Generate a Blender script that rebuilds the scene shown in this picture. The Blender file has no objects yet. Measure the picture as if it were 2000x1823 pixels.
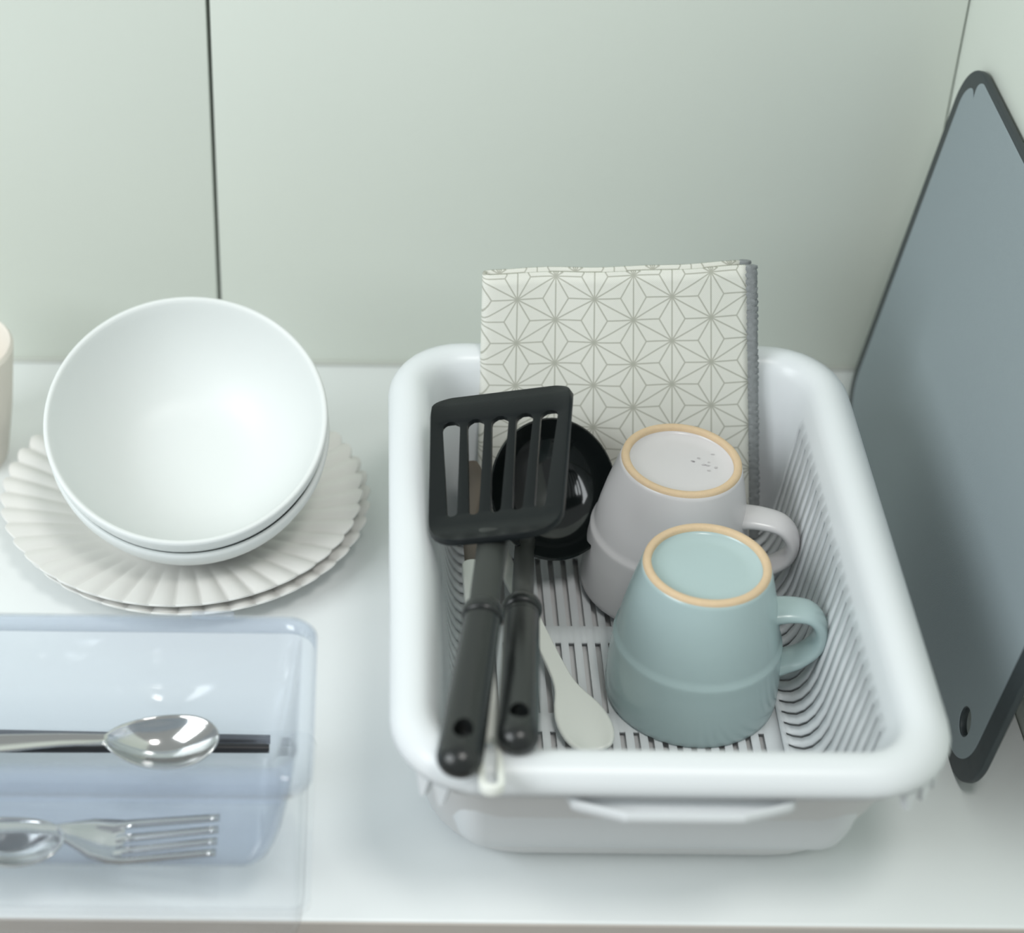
import bpy, bmesh, math, random
from mathutils import Vector, Matrix
random.seed(4)
PI = math.pi
scn = bpy.context.scene
col = scn.collection

# ------------------------------------------------------------------ camera
FPX, PX, PY, CAM_H = 4100.0, 715.0, 911.5, 0.72          # focal length / principal point in pixels of the 2000x1823 frame
PITCH, ROLL = math.radians(37.2), math.radians(0.6)
Fw = Vector((0, math.cos(PITCH), -math.sin(PITCH)))
Up = Vector((0, math.sin(PITCH), math.cos(PITCH)))
Rt = Vector((1, 0, 0))
cr, sr = math.cos(ROLL), math.sin(ROLL)
cam_d = bpy.data.cameras.new('camera')
cam = bpy.data.objects.new('camera', cam_d)
col.objects.link(cam)
ex, ey = Rt * cr + Up * sr, Up * cr - Rt * sr
M = Matrix.Identity(4)
for i in range(3):
    M[i][0], M[i][1], M[i][2] = ex[i], ey[i], -Fw[i]
M[2][3] = CAM_H
cam.matrix_world = M
cam_d.sensor_fit = 'HORIZONTAL'
cam_d.sensor_width = 36.0
cam_d.lens = FPX / 2000 * 36
cam_d.shift_x = (1000 - PX) / 2000
cam_d.clip_start = 0.02
cam_d.dof.use_dof = True
cam_d.dof.focus_distance = 1.03
cam_d.dof.aperture_fstop = 5.0
scn.camera = cam

# ------------------------------------------------------------------ light and exposure
world = bpy.data.worlds.new('world')
scn.world = world
world.use_nodes = True
bg = world.node_tree.nodes['Background']
bg.inputs[0].default_value = (0.90, 0.96, 0.95, 1)
bg.inputs[1].default_value = 0.36

def area(name, loc, target, sx, sy, watts, colr):
    d = bpy.data.lights.new(name, 'AREA')
    d.shape = 'RECTANGLE'
    d.size, d.size_y, d.energy, d.color = sx, sy, watts, colr
    o = bpy.data.objects.new(name, d)
    col.objects.link(o)
    o.location = loc
    o.rotation_euler = (Vector(target) - Vector(loc)).to_track_quat('-Z', 'Y').to_euler()
    return o
area('window_light', (-1.15, 0.05, 1.0), (0.0, 0.9, 0.1), 0.9, 0.9, 15.0, (0.93, 0.98, 1.0))
area('ceiling_lamp', (0.30, 0.0, 1.70), (0.1, 0.8, 0.0), 0.35, 0.35, 7.0, (1.0, 0.98, 0.95))
vs = scn.view_settings
vs.view_transform = 'Standard'
vs.look = 'None'
vs.gamma = 1.0
vs.use_curve_mapping = False
vs.exposure = 0.33
scn.cycles.transparent_max_bounces = 32

# ------------------------------------------------------------------ pixel helpers
def ray(u, v):
    x, y = (u - PX) / FPX, (v - PY) / FPX
    return Fw + Rt * (cr * x + sr * y) - Up * (-sr * x + cr * y)
CAM = Vector((0, 0, CAM_H))
def Pz(u, v, z):
    d = ray(u, v)
    return CAM + d * ((z - CAM_H) / d.z)
def Py(u, v, y):
    d = ray(u, v)
    return CAM + d * (y / d.y)

# ------------------------------------------------------------------ materials
def mat(name, colr, rough=0.5, metal=0.0, spec=0.5, bump=0.0, bscale=300.0, mottle=0.0, sss=0.0, coat=0.0):
    m = bpy.data.materials.new(name)
    m.use_nodes = True
    nt = m.node_tree
    b = nt.nodes['Principled BSDF']
    b.inputs['Base Color'].default_value = (*colr, 1)
    b.inputs['Roughness'].default_value = rough
    b.inputs['Metallic'].default_value = metal
    b.inputs['Specular IOR Level'].default_value = spec
    b.inputs['Coat Weight'].default_value = coat
    b.inputs['Coat Roughness'].default_value = 0.08
    if sss:
        b.inputs['Subsurface Weight'].default_value = sss
        b.inputs['Subsurface Radius'].default_value = (0.006, 0.007, 0.007)
        b.inputs['Subsurface Scale'].default_value = 1.0
    tc = nt.nodes.new('ShaderNodeTexCoord')
    if mottle:
        nz = nt.nodes.new('ShaderNodeTexNoise')
        nz.inputs['Scale'].default_value = bscale * 0.2
        nz.inputs['Detail'].default_value = 4
        nt.links.new(tc.outputs['Object'], nz.inputs['Vector'])
        mx = nt.nodes.new('ShaderNodeMix')
        mx.data_type = 'RGBA'
        mx.inputs['A'].default_value = (*[c * (1 - mottle) for c in colr], 1)
        mx.inputs['B'].default_value = (*[min(1, c * (1 + mottle)) for c in colr], 1)
        nt.links.new(nz.outputs['Fac'], mx.inputs['Factor'])
        nt.links.new(mx.outputs['Result'], b.inputs['Base Color'])
    if bump:
        nz = nt.nodes.new('ShaderNodeTexNoise')
        nz.inputs['Scale'].default_value = bscale
        nt.links.new(tc.outputs['Object'], nz.inputs['Vector'])
        bp = nt.nodes.new('ShaderNodeBump')
        bp.inputs['Strength'].default_value = bump
        bp.inputs['Distance'].default_value = 0.0005
        nt.links.new(nz.outputs['Fac'], bp.inputs['Height'])
        nt.links.new(bp.outputs['Normal'], b.inputs['Normal'])
    return m

def translucent_mat(name, colr, rough, amount):
    m = mat(name, colr, rough, bump=0.05, bscale=700)
    nt = m.node_tree
    b, out = nt.nodes['Principled BSDF'], nt.nodes['Material Output']
    tl = nt.nodes.new('ShaderNodeBsdfTranslucent')
    tl.inputs[0].default_value = (*colr, 1)
    mx = nt.nodes.new('ShaderNodeMixShader')
    mx.inputs[0].default_value = amount
    nt.links.new(b.outputs[0], mx.inputs[1])
    nt.links.new(tl.outputs[0], mx.inputs[2])
    nt.links.new(mx.outputs[0], out.inputs[0])
    return m
def clear_mat(name, tint, haze, hazecol, rough=0.06):
    m = bpy.data.materials.new(name)
    m.use_nodes = True
    nt = m.node_tree
    nt.nodes.clear()
    out = nt.nodes.new('ShaderNodeOutputMaterial')
    tr = nt.nodes.new('ShaderNodeBsdfTransparent')
    tr.inputs[0].default_value = (*tint, 1)
    df = nt.nodes.new('ShaderNodeBsdfDiffuse')
    df.inputs[0].default_value = (*hazecol, 1)
    gl = nt.nodes.new('ShaderNodeBsdfGlossy')
    gl.inputs['Roughness'].default_value = rough
    lw = nt.nodes.new('ShaderNodeLayerWeight')
    lw.inputs[0].default_value = 0.5
    pw = nt.nodes.new('ShaderNodeMath')
    pw.operation = 'POWER'
    pw.inputs[1].default_value = 4.0
    nt.links.new(lw.outputs['Facing'], pw.inputs[0])
    fr = nt.nodes.new('ShaderNodeMath')
    fr.operation = 'MULTIPLY_ADD'
    fr.inputs[1].default_value = 0.6
    fr.inputs[2].default_value = 0.04
    nt.links.new(pw.outputs[0], fr.inputs[0])
    m1 = nt.nodes.new('ShaderNodeMixShader')
    m1.inputs[0].default_value = haze
    nt.links.new(tr.outputs[0], m1.inputs[1])
    nt.links.new(df.outputs[0], m1.inputs[2])
    m2 = nt.nodes.new('ShaderNodeMixShader')
    nt.links.new(fr.outputs[0], m2.inputs[0])
    nt.links.new(m1.outputs[0], m2.inputs[1])
    nt.links.new(gl.outputs[0], m2.inputs[2])
    nt.links.new(m2.outputs[0], out.inputs[0])
    return m

M_PANEL = mat('wall_panel', (0.70, 0.74, 0.68), 0.38, bump=0.06, bscale=500)
M_SEAM = mat('seam_dark', (0.22, 0.24, 0.22), 0.7)
M_COUNTER = mat('counter_laminate', (0.82, 0.85, 0.85), 0.30, bump=0.05, bscale=600)
M_BAND = mat('edge_band', (0.50, 0.46, 0.42), 0.5, bump=0.1, bscale=200, mottle=0.04)
M_CAULK = mat('caulk', (0.55, 0.57, 0.53), 0.6)
M_PORC = mat('white_porcelain', (0.735, 0.76, 0.75), 0.42, spec=0.4)
M_PLATE = mat('cream_porcelain', (0.80, 0.79, 0.76), 0.30)
M_RACK = translucent_mat('white_plastic', (0.82, 0.85, 0.87), 0.33, 0.14)
M_TRAY = translucent_mat('tray_plastic', (0.80, 0.80, 0.80), 0.4, 0.2)
M_MUGW = mat('grey_white_glaze', (0.66, 0.64, 0.65), 0.25, mottle=0.02)
M_MUGB = mat('blue_glaze', (0.42, 0.535, 0.54), 0.22, mottle=0.02)
M_FOOT = mat('bare_clay', (0.68, 0.51, 0.33), 0.75, bump=0.3, bscale=1500, mottle=0.06)
M_STAIN = mat('foot_scuff', (0.52, 0.50, 0.51), 0.7)
M_BLACK = mat('black_nylon', (0.014, 0.016, 0.016), 0.26, bump=0.08, bscale=900)
M_HEAD = mat('black_nylon_head', (0.005, 0.007, 0.008), 0.32, spec=0.25, bump=0.08, bscale=900)
M_LADLE = mat('black_nylon_gloss', (0.006, 0.008, 0.008), 0.10)
M_BLACKS = mat('black_nylon_shaft', (0.028, 0.031, 0.029), 0.42, bump=0.08, bscale=900)
M_BOARD = mat('board_grey', (0.27, 0.32, 0.345), 0.5, bump=0.25, bscale=1800, mottle=0.02)
M_BEDGE = mat('board_rubber', (0.035, 0.045, 0.05), 0.5)
M_STEEL = mat('polished_steel', (0.62, 0.62, 0.61), 0.12, metal=1.0)
M_CHOP = mat('black_lacquer', (0.02, 0.02, 0.022), 0.3)
M_CREAMP = mat('cream_plastic', (0.82, 0.84, 0.79), 0.3)
M_BROWN = mat('brown_nylon', (0.10, 0.075, 0.055), 0.45)
M_BEIGE = mat('beige_ceramic', (0.80, 0.75, 0.68), 0.5)
M_CLEAR = clear_mat('clear_plastic', (0.94, 0.958, 0.983), 0.085, (0.76, 0.83, 0.95))
M_CLEAR2 = clear_mat('clear_plastic_thin', (0.995, 0.997, 1.0), 0.012, (0.8, 0.86, 0.95))
M_HEM = mat('hem_thread', (0.26, 0.275, 0.28), 0.9, bump=0.8, bscale=2500, mottle=0.25)

def cloth_mat():
    m = mat('hemp_leaf_cloth', (0.74, 0.74, 0.68), 0.95, spec=0.1)
    nt = m.node_tree
    N = nt.nodes
    b = N['Principled BSDF']
    tc = N.new('ShaderNodeTexCoord')
    sep = N.new('ShaderNodeSeparateXYZ')
    nt.links.new(tc.outputs['UV'], sep.inputs[0])
    def mth(op, a, bb=None, c=None):
        n = N.new('ShaderNodeMath')
        n.operation = op
        for i, q in enumerate((a, bb, c)):
            if q is None: continue
            if isinstance(q, (int, float)): n.inputs[i].default_value = q
            else: nt.links.new(q, n.inputs[i])
        return n.outputs[0]
    A = 0.0243                        # star spacing in metres (UV is in metres)
    x = mth('ADD', sep.outputs[0], 0.5)
    y = mth('ADD', sep.outputs[1], 0.5)
    dist = None
    S3 = math.sqrt(3)
    for ang in (90, 30, -30):
        c_, s_ = math.cos(math.radians(ang)), math.sin(math.radians(ang))
        p = mth('ADD', mth('MULTIPLY', x, c_), mth('MULTIPLY', y, s_))
        q = mth('ADD', mth('MULTIPLY', x, -s_), mth('MULTIPLY', y, c_))
        # full edge lines: q = k * A*sqrt3/2
        e = mth('PINGPONG', q, A * S3 / 4)
        # dashes along q at p = k*A/2
        k = mth('ROUND', mth('DIVIDE', p, A / 2))
        dp = mth('ABSOLUTE', mth('SUBTRACT', p, mth('MULTIPLY', k, A / 2)))
        qq = mth('SUBTRACT', q, mth('MULTIPLY', k, A * S3 / 2))
        dv = mth('PINGPONG', qq, A * S3 / 2)
        off = mth('MAXIMUM', mth('SUBTRACT', dv, A / S3), 0.0)
        dd = mth('ADD', dp, mth('MULTIPLY', off, 2.0))
        mn = mth('MINIMUM', e, dd)
        dist = mn if dist is None else mth('MINIMUM', dist, mn)
    line = N.new('ShaderNodeMapRange')
    line.interpolation_type = 'SMOOTHSTEP'
    line.inputs['From Min'].default_value = 0.00012
    line.inputs['From Max'].default_value = 0.00058
    nt.links.new(dist, line.inputs['Value'])
    mx = N.new('ShaderNodeMix')
    mx.data_type = 'RGBA'
    mx.inputs['A'].default_value = (0.45, 0.45, 0.39, 1)
    mx.inputs['B'].default_value = (0.76, 0.76, 0.70, 1)
    nt.links.new(line.outputs[0], mx.inputs['Factor'])
    # weave
    w1 = mth('SINE', mth('MULTIPLY', x, 2 * PI / 0.0011))
    w2 = mth('SINE', mth('MULTIPLY', y, 2 * PI / 0.0011))
    wv = mth('MULTIPLY', w1, w2)
    fac = mth('MULTIPLY_ADD', wv, 0.035, 0.965)
    mul = N.new('ShaderNodeMix')
    mul.data_type = 'RGBA'
    mul.blend_type = 'MULTIPLY'
    mul.inputs['Factor'].default_value = 1.0
    nt.links.new(mx.outputs['Result'], mul.inputs['A'])
    cb = N.new('ShaderNodeCombineColor')
    for i in range(3): nt.links.new(fac, cb.inputs[i])
    nt.links.new(cb.outputs[0], mul.inputs['B'])
    nt.links.new(mul.outputs['Result'], b.inputs['Base Color'])
    bp = N.new('ShaderNodeBump')
    bp.inputs['Strength'].default_value = 0.3
    bp.inputs['Distance'].default_value = 0.0003
    nt.links.new(wv, bp.inputs['Height'])
    nt.links.new(bp.outputs['Normal'], b.inputs['Normal'])
    return m
M_CLOTH = cloth_mat()

# ------------------------------------------------------------------ object helpers
ORG = {}
def tag(o, label=None, cat=None, group=None, kind=None):
    if label: o['label'] = label
    if cat: o['category'] = cat
    if group: o['group'] = group
    if kind: o['kind'] = kind
    return o
def thing(name, loc, label, cat, group=None):
    o = bpy.data.objects.new(name, None)
    o.empty_display_size = 0.02
    col.objects.link(o)
    o.location = loc
    ORG[o.name] = Vector(loc)
    return tag(o, label, cat, group)
def mesh_obj(name, verts, faces, m, parent=None, loc=None, smooth=40, solid=None, bevel=None, subsurf=0, solid_off=-1.0):
    """verts in world space; stored relative to the parent's base (or to loc for a single-mesh thing)"""
    o0 = ORG[parent.name] if parent is not None else Vector(loc or (0, 0, 0))
    me = bpy.data.meshes.new(name)
    me.from_pydata([tuple(Vector(v) - o0) for v in verts], [], faces)
    me.validate()
    bm = bmesh.new()
    bm.from_mesh(me)
    bmesh.ops.remove_doubles(bm, verts=bm.verts, dist=1e-6)
    bmesh.ops.recalc_face_normals(bm, faces=bm.faces)
    bm.to_mesh(me)
    bm.free()
    if smooth:
        me.shade_smooth()
        me.set_sharp_from_angle(angle=math.radians(smooth))
    me.materials.append(m)
    o = bpy.data.objects.new(name, me)
    col.objects.link(o)
    if parent is not None:
        o.parent = parent
        ORG[o.name] = o0
    else:
        o.location = o0
        ORG[o.name] = o0
    if solid:
        s = o.modifiers.new('solid', 'SOLIDIFY')
        s.thickness = solid
        s.offset = solid_off
        s.use_even_offset = False
    if bevel:
        s = o.modifiers.new('bevel', 'BEVEL')
        s.width = bevel
        s.segments = 2
        s.limit_method = 'ANGLE'
        s.angle_limit = math.radians(50)
    if subsurf:
        s = o.modifiers.new('sub', 'SUBSURF')
        s.levels = s.render_levels = subsurf
    return o
def box(name, lo, hi, m, parent=None, loc=None, bev=0.0, seg=3):
    lo, hi = Vector(lo), Vector(hi)
    bm = bmesh.new()
    bmesh.ops.create_cube(bm, size=1)
    for v in bm.verts:
        v.co = Vector([lo[i] + (v.co[i] + 0.5) * (hi[i] - lo[i]) for i in range(3)])
    if bev:
        bmesh.ops.bevel(bm, geom=bm.edges[:], offset=bev, segments=seg, profile=0.5, affect='EDGES')
    bm.verts.ensure_lookup_table()
    vs_ = [v.co.copy() for v in bm.verts]
    fs_ = [[v.index for v in f.verts] for f in bm.faces]
    bm.free()
    return mesh_obj(name, vs_, fs_, m, parent, loc)
def lathe(profile, n=96, radial=None):
    """profile list of (r,z); radial(theta,i,r,z)->(r,z) optional"""
    V, Fc = [], []
    k = len(profile)
    for j in range(n):
        th = 2 * PI * j / n
        for i, (r, z) in enumerate(profile):
            rr, zz = (radial(th, i, r, z) if radial else (r, z))
            V.append(Vector((rr * math.cos(th), rr * math.sin(th), zz)))
    for j in range(n):
        a, b = j * k, ((j + 1) % n) * k
        for i in range(k - 1):
            Fc.append((a + i, b + i, b + i + 1, a + i + 1))
    return V, Fc
def tube(path, radii, n=16, up=(0, 0, 1), cap=True):
    """swept ellipse; radii list of (side, up) half sizes"""
    P = [Vector(p) for p in path]
    V, Fc = [], []
    up = Vector(up)
    for i, p in enumerate(P):
        t = (P[min(i + 1, len(P) - 1)] - P[max(i - 1, 0)]).normalized()
        side = t.cross(up)
        if side.length < 1e-5: side = t.cross(Vector((0, 1, 0)))
        side.normalize()
        upp = side.cross(t).normalized()
        r = radii[i] if isinstance(radii, list) else radii
        ra, rb = r if isinstance(r, tuple) else (r, r)
        for k in range(n):
            a = 2 * PI * k / n
            V.append(p + side * (ra * math.cos(a)) + upp * (rb * math.sin(a)))
    for i in range(len(P) - 1):
        for k in range(n):
            k2 = (k + 1) % n
            Fc.append((i * n + k, i * n + k2, (i + 1) * n + k2, (i + 1) * n + k))
    if cap:
        Fc.append(tuple(range(n)))
        Fc.append(tuple((len(P) - 1) * n + k for k in range(n)))
    return V, Fc
def join(*vfs):
    V, Fc = [], []
    for v, f in vfs:
        o = len(V)
        V += v
        Fc += [tuple(i + o for i in q) for q in f]
    return V, Fc
def fill2d(outer, holes, half, bev=0.0):
    """flat shape with holes, real thickness, from a filled 2D curve; returns verts (x,y,z) and faces"""
    cu = bpy.data.curves.new('tmp', 'CURVE')
    cu.dimensions = '2D'
    cu.fill_mode = 'BOTH'
    cu.extrude = max(half - bev, 0)
    cu.bevel_depth = bev
    cu.bevel_resolution = 2
    cu.offset = -bev
    for loop in [outer] + holes:
        sp = cu.splines.new('POLY')
        sp.points.add(len(loop) - 1)
        for q, (x, y) in zip(sp.points, loop): q.co = (x, y, 0, 1)
        sp.use_cyclic_u = True
    o = bpy.data.objects.new('tmp', cu)
    col.objects.link(o)
    dg = bpy.context.evaluated_depsgraph_get()
    me = bpy.data.meshes.new_from_object(o.evaluated_get(dg))
    V = [v.co.copy() for v in me.vertices]
    Fc = [tuple(p.vertices) for p in me.polygons]
    bpy.data.objects.remove(o)
    bpy.data.curves.remove(cu)
    bpy.data.meshes.remove(me)
    return V, Fc
def boolean_cut(o, V, Fc):
    me = bpy.data.meshes.new('cut')
    me.from_pydata([tuple(v) for v in V], [], Fc)
    c = bpy.data.objects.new('cut', me)
    col.objects.link(c)
    bm = bmesh.new(); bm.from_mesh(me)
    bmesh.ops.recalc_face_normals(bm, faces=bm.faces)
    bm.to_mesh(me); bm.free()
    md = o.modifiers.new('bool', 'BOOLEAN')
    md.object = c
    md.operation = 'DIFFERENCE'
    md.solver = 'EXACT'
    bpy.context.view_layer.update()
    dg = bpy.context.evaluated_depsgraph_get()
    new = bpy.data.meshes.new_from_object(o.evaluated_get(dg))
    o.modifiers.remove(md)
    new.name = o.data.name
    o.data = new
    new.set_sharp_from_angle(angle=math.radians(40))
    bpy.data.objects.remove(c)
def lerp(a, b, t): return a + (b - a) * t
def smooth_path(pts, n):
    """Catmull-Rom through pts"""
    P = [Vector(p) for p in pts]
    out = []
    for i in range(len(P) - 1):
        p0, p1, p2, p3 = P[max(i - 1, 0)], P[i], P[i + 1], P[min(i + 2, len(P) - 1)]
        for k in range(n):
            t = k / n
            out.append(0.5 * ((2 * p1) + (p2 - p0) * t + (2 * p0 - 5 * p1 + 4 * p2 - p3) * t * t + (3 * p1 - p0 - 3 * p2 + p3) * t ** 3))
    out.append(P[-1])
    return out
def rrect(x0, x1, y0, y1, r, n=8):
    pts = []
    for cx, cy, a0 in ((x1 - r, y1 - r, 0), (x0 + r, y1 - r, 90), (x0 + r, y0 + r, 180), (x1 - r, y0 + r, 270)):
        for k in range(n + 1):
            a = math.radians(a0 + 90 * k / n)
            pts.append((cx + r * math.cos(a), cy + r * math.sin(a)))
    return pts

# ------------------------------------------------------------------ the setting
Y_WALL, Y_EDGE, X_SIDE = 1.051, 0.617, 0.322
SEAM_X = -0.088
wb = box('wall_back', (-0.9, Y_WALL + 0.006, -0.05), (X_SIDE + 0.03, Y_WALL + 0.03, 1.1), M_SEAM)
tag(wb, 'pale greenish white panelled wall behind the counter', kind='structure')
ORG['wall_back'] = Vector((0, 0, 0))
box('panel', (-0.9, Y_WALL, 0.001), (SEAM_X - 0.0011, Y_WALL + 0.0075, 1.1), M_PANEL, wb, bev=0.0006)
box('panel', (SEAM_X + 0.0011, Y_WALL, 0.001), (X_SIDE - 0.0008, Y_WALL + 0.0075, 1.1), M_PANEL, wb, bev=0.0006)
wr = box('wall_right', (X_SIDE, 0.35, -0.05), (X_SIDE + 0.03, Y_WALL + 0.006, 1.1), M_PANEL)
tag(wr, 'pale side wall that meets the panelled wall at the corner', kind='structure')
ct = thing('counter', (0, 0.85, 0), 'white laminate counter top with beige front edge', 'counter')
box('worktop', (-0.9, Y_EDGE, -0.022), (X_SIDE - 0.0005, Y_WALL + 0.004, 0.0), M_COUNTER, ct, bev=0.0015)
box('edge_band', (-0.9, Y_EDGE - 0.0012, -0.045), (X_SIDE - 0.0005, Y_EDGE + 0.0002, -0.0012), M_BAND, ct)
tr = box('trim_1', (-0.9, Y_WALL - 0.0022, 0.0), (X_SIDE - 0.0005, Y_WALL + 0.001, 0.0022), M_CAULK, bev=0.0006)
tag(tr, 'thin sealant line between wall and counter', kind='structure')
fl = box('floor', (-1.6, -0.8, -0.92), (0.6, 0.62, -0.90), mat('floor_vinyl', (0.30, 0.26, 0.23), 0.5, mottle=0.1, bscale=40))
tag(fl, kind='structure')

# ------------------------------------------------------------------ plates and bowls
N_FL = 44
def make_plate_mesh():
    R0 = 0.0985
    prof = [(0.0, 0.0035), (0.030, 0.0035), (0.046, 0.0036), (0.052, 0.0042), (0.058, 0.0056), (0.066, 0.0082), (0.074, 0.0108),
            (0.082, 0.0132), (0.090, 0.0153), (0.0955, 0.0166), (0.0982, 0.0172), (0.0985, 0.0165), (0.0980, 0.0155), (0.0900, 0.0125), (0.075, 0.0080), (0.060, 0.0025),
            (0.052, 0.0), (0.046, 0.0), (0.044, 0.0012), (0.0, 0.0012)]
    def rad(th, i, r, z):
        a = th * N_FL / 2
        rip = abs(math.sin(a))                       # rounded lobes with sharp creases between
        rip = rip ** 0.9
        k = max(0.0, min(1.0, (r - 0.050) / 0.040))
        k = k * k * (3 - 2 * k)
        r2 = r + (rip - 0.6) * 0.0030 * k * max(0.0, min(1.0, (r - 0.075) / 0.023))
        z2 = z + (rip - 0.6) * 0.0026 * k
        return r2, z2
    prof = [(r * 0.982, z) for r, z in prof]
    return lathe(prof, N_FL * 10, rad)
pv, pf = make_plate_mesh()
PC1 = Vector((-0.0992, 0.8975, 0.0058))
PC0 = Vector((-0.0950, 0.8975, 0.0))
plate = mesh_obj('scalloped_plate', [v + PC0 for v in pv], pf, M_PLATE, loc=PC0, smooth=60)
tag(plate, 'cream scalloped plate, the lower of the two, lying on the counter', 'plate', 'scalloped plates under the bowls')
plate2 = plate.copy()
col.objects.link(plate2)
plate2.location = PC1
plate2.rotation_euler = (0, 0, math.radians(2.0))
tag(plate2, 'cream scalloped plate, the upper of the two, directly under the white bowls', 'plate', 'scalloped plates under the bowls')

def make_bowl_mesh():
    prof = [(0.0, 0.0045), (0.024, 0.0045), (0.0325, 0.0056), (0.040, 0.0088), (0.048, 0.0145), (0.055, 0.0215), (0.061, 0.0300), (0.0655, 0.0390), (0.0690, 0.0475),
            (0.0706, 0.0525), (0.0716, 0.0541), (0.0728, 0.0545), (0.0738, 0.0540), (0.0742, 0.0526), (0.0733, 0.0460), (0.0705, 0.0375), (0.0662, 0.0285), (0.0605, 0.0195), (0.0530, 0.0115),
            (0.0450, 0.0055), (0.0395, 0.0028), (0.0368, 0.0005), (0.0355, 0.0), (0.0330, 0.0), (0.0320, 0.0012), (0.0, 0.0012)]
    prof = [(r * 0.988, z) for r, z in prof]
    return lathe(prof, 128)
bv, bf = make_bowl_mesh()
TILT = math.radians(25)
AX = Vector((0.0, -math.sin(TILT), math.cos(TILT)))
RIMC = Vector((-0.0930, 0.8745, 0.0875))              # centre of the top bowl's rim
B1 = RIMC - AX * 0.0545
B0 = B1 - AX * 0.0150 + Vector((0.0005, 0, 0))
def bowl(loc, label):
    o = mesh_obj('bowl', bv, bf, M_PORC, loc=(0, 0, 0), smooth=50)
    o.location = loc
    o.rotation_euler = (TILT, 0, 0)
    return tag(o, label, 'bowl', 'nested white bowls')
bowl(B0, 'white glossy bowl, the lower of two nested, tilted on the scalloped plates')
bowl(B1, 'white glossy bowl, the upper of two nested, its round inside in full view')

# beige cup cut by the left edge of the picture
cc = Vector((-0.2310, 0.955, 0.0))
prof = [(0.0, 0.003), (0.022, 0.003), (0.0245, 0.006), (0.030, 0.05), (0.0335, 0.085), (0.0350, 0.0875), (0.0366, 0.085), (0.0360, 0.078),
        (0.0325, 0.04), (0.0275, 0.004), (0.026, 0.0), (0.0, 0.0)]
prof = [(r, z * 0.87) for r, z in prof]
v_, f_ = lathe(prof, 64)
tag(mesh_obj('cup', [v + cc for v in v_], f_, M_BEIGE, loc=cc), 'blurred beige cup at the left edge behind the plates', 'cup')

# ------------------------------------------------------------------ clear bins with cutlery
def ring_pts(x0, x1, y0, y1, r, z, n=6):
    return [Vector((x, y, z)) for x, y in rrect(x0, x1, y0, y1, r, n)]
def loft_rings(rings, close_last=True):
    V, Fc = [], []
    n = len(rings[0])
    for r in rings: V += r
    for i in range(len(rings) - 1):
        for k in range(n):
            k2 = (k + 1) % n
            Fc.append((i * n + k, i * n + k2, (i + 1) * n + k2, (i + 1) * n + k))
    if close_last: Fc.append(tuple((len(rings) - 1) * n + k for k in range(n)))
    return V, Fc
BX0, BX1 = -0.345, -0.0215
low = thing('clear_bin', (-0.183, 0.652, 0.0), 'empty shallow clear plastic bin under the cutlery bin', 'bin')
def binring(dx, dyf, dyb, r, z, y0=0.5975, y1=0.706):
    return ring_pts(BX0 + dx, BX1 - dx, y0 + dyf, y1 - dyb, r, z, 6)
rg = [binring(0.0, 0.0, 0.0, 0.008, 0.0245), binring(0.0, 0, 0, 0.008, 0.0275), binring(0.003, 0.003, 0.003, 0.006, 0.0275), binring(0.004, 0.004, 0.004, 0.006, 0.015),
      binring(0.006, 0.006, 0.006, 0.006, 0.003), binring(0.009, 0.009, 0.009, 0.005, 0.0005)]
v_, f_ = loft_rings(rg)
mesh_obj('body', v_, f_, M_CLEAR2, low, smooth=50)
rg = [binring(0.0005, 0.0005, 0.0005, 0.008, 0.0278), binring(0.0005, 0.0005, 0.0005, 0.008, 0.0292)]
v_, f_ = loft_rings(rg)
f_.append(tuple(range(len(rg[0]))))
mesh_obj('lid', v_, f_, M_CLEAR2, low, smooth=50)

ubin = thing('cutlery_bin', (-0.183, 0.652, 0.0295), 'clear bluish plastic bin holding chopsticks, spoons and a fork', 'bin')
UY0, UY1 = 0.6035, 0.7050
def ur(dx, dyf, dyb, r, z): return ring_pts(BX0 + dx, BX1 - dx, UY0 + dyf, UY1 - dyb, r, z, 8)
rg = [ur(0.0005, 0.0005, 0.0005, 0.012, 0.0905), ur(0, 0, 0, 0.012, 0.0985), ur(0.001, 0.001, 0.001, 0.012, 0.1003), ur(0.003, 0.003, 0.003, 0.012, 0.1008), ur(0.0055, 0.0075, 0.0045, 0.011, 0.1000),
      ur(0.0065, 0.009, 0.0055, 0.011, 0.0965), ur(0.0070, 0.0095, 0.006, 0.011, 0.0900), ur(0.009, 0.0100, 0.0075, 0.011, 0.0750), ur(0.0125, 0.0110, 0.009, 0.012, 0.0540),
      ur(0.0155, 0.0118, 0.0105, 0.013, 0.0420), ur(0.0180, 0.0130, 0.0125, 0.012, 0.0355), ur(0.0215, 0.0150, 0.0155, 0.010, 0.0318), ur(0.026, 0.0180, 0.019, 0.007, 0.0305)]
v_, f_ = loft_rings(rg)
mesh_obj('body', v_, f_, M_CLEAR, ubin, smooth=50, solid=0.0010, solid_off=1)
# moulded ledge strip below the front rim and small grip tab on the back rim
v_, f_ = tube([(BX0 + 0.012, UY0 - 0.0004, 0.0895), (BX1 - 0.012, UY0 - 0.0004, 0.0895)], [(0.0012, 0.0016)] * 2, 8)
mesh_obj('ledge', v_, f_, M_CLEAR, ubin)
box('grip_tab', (-0.077, UY1 - 0.003, 0.1005), (-0.058, UY1 + 0.0008, 0.1030), M_CLEAR, ubin, bev=0.0009)

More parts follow.
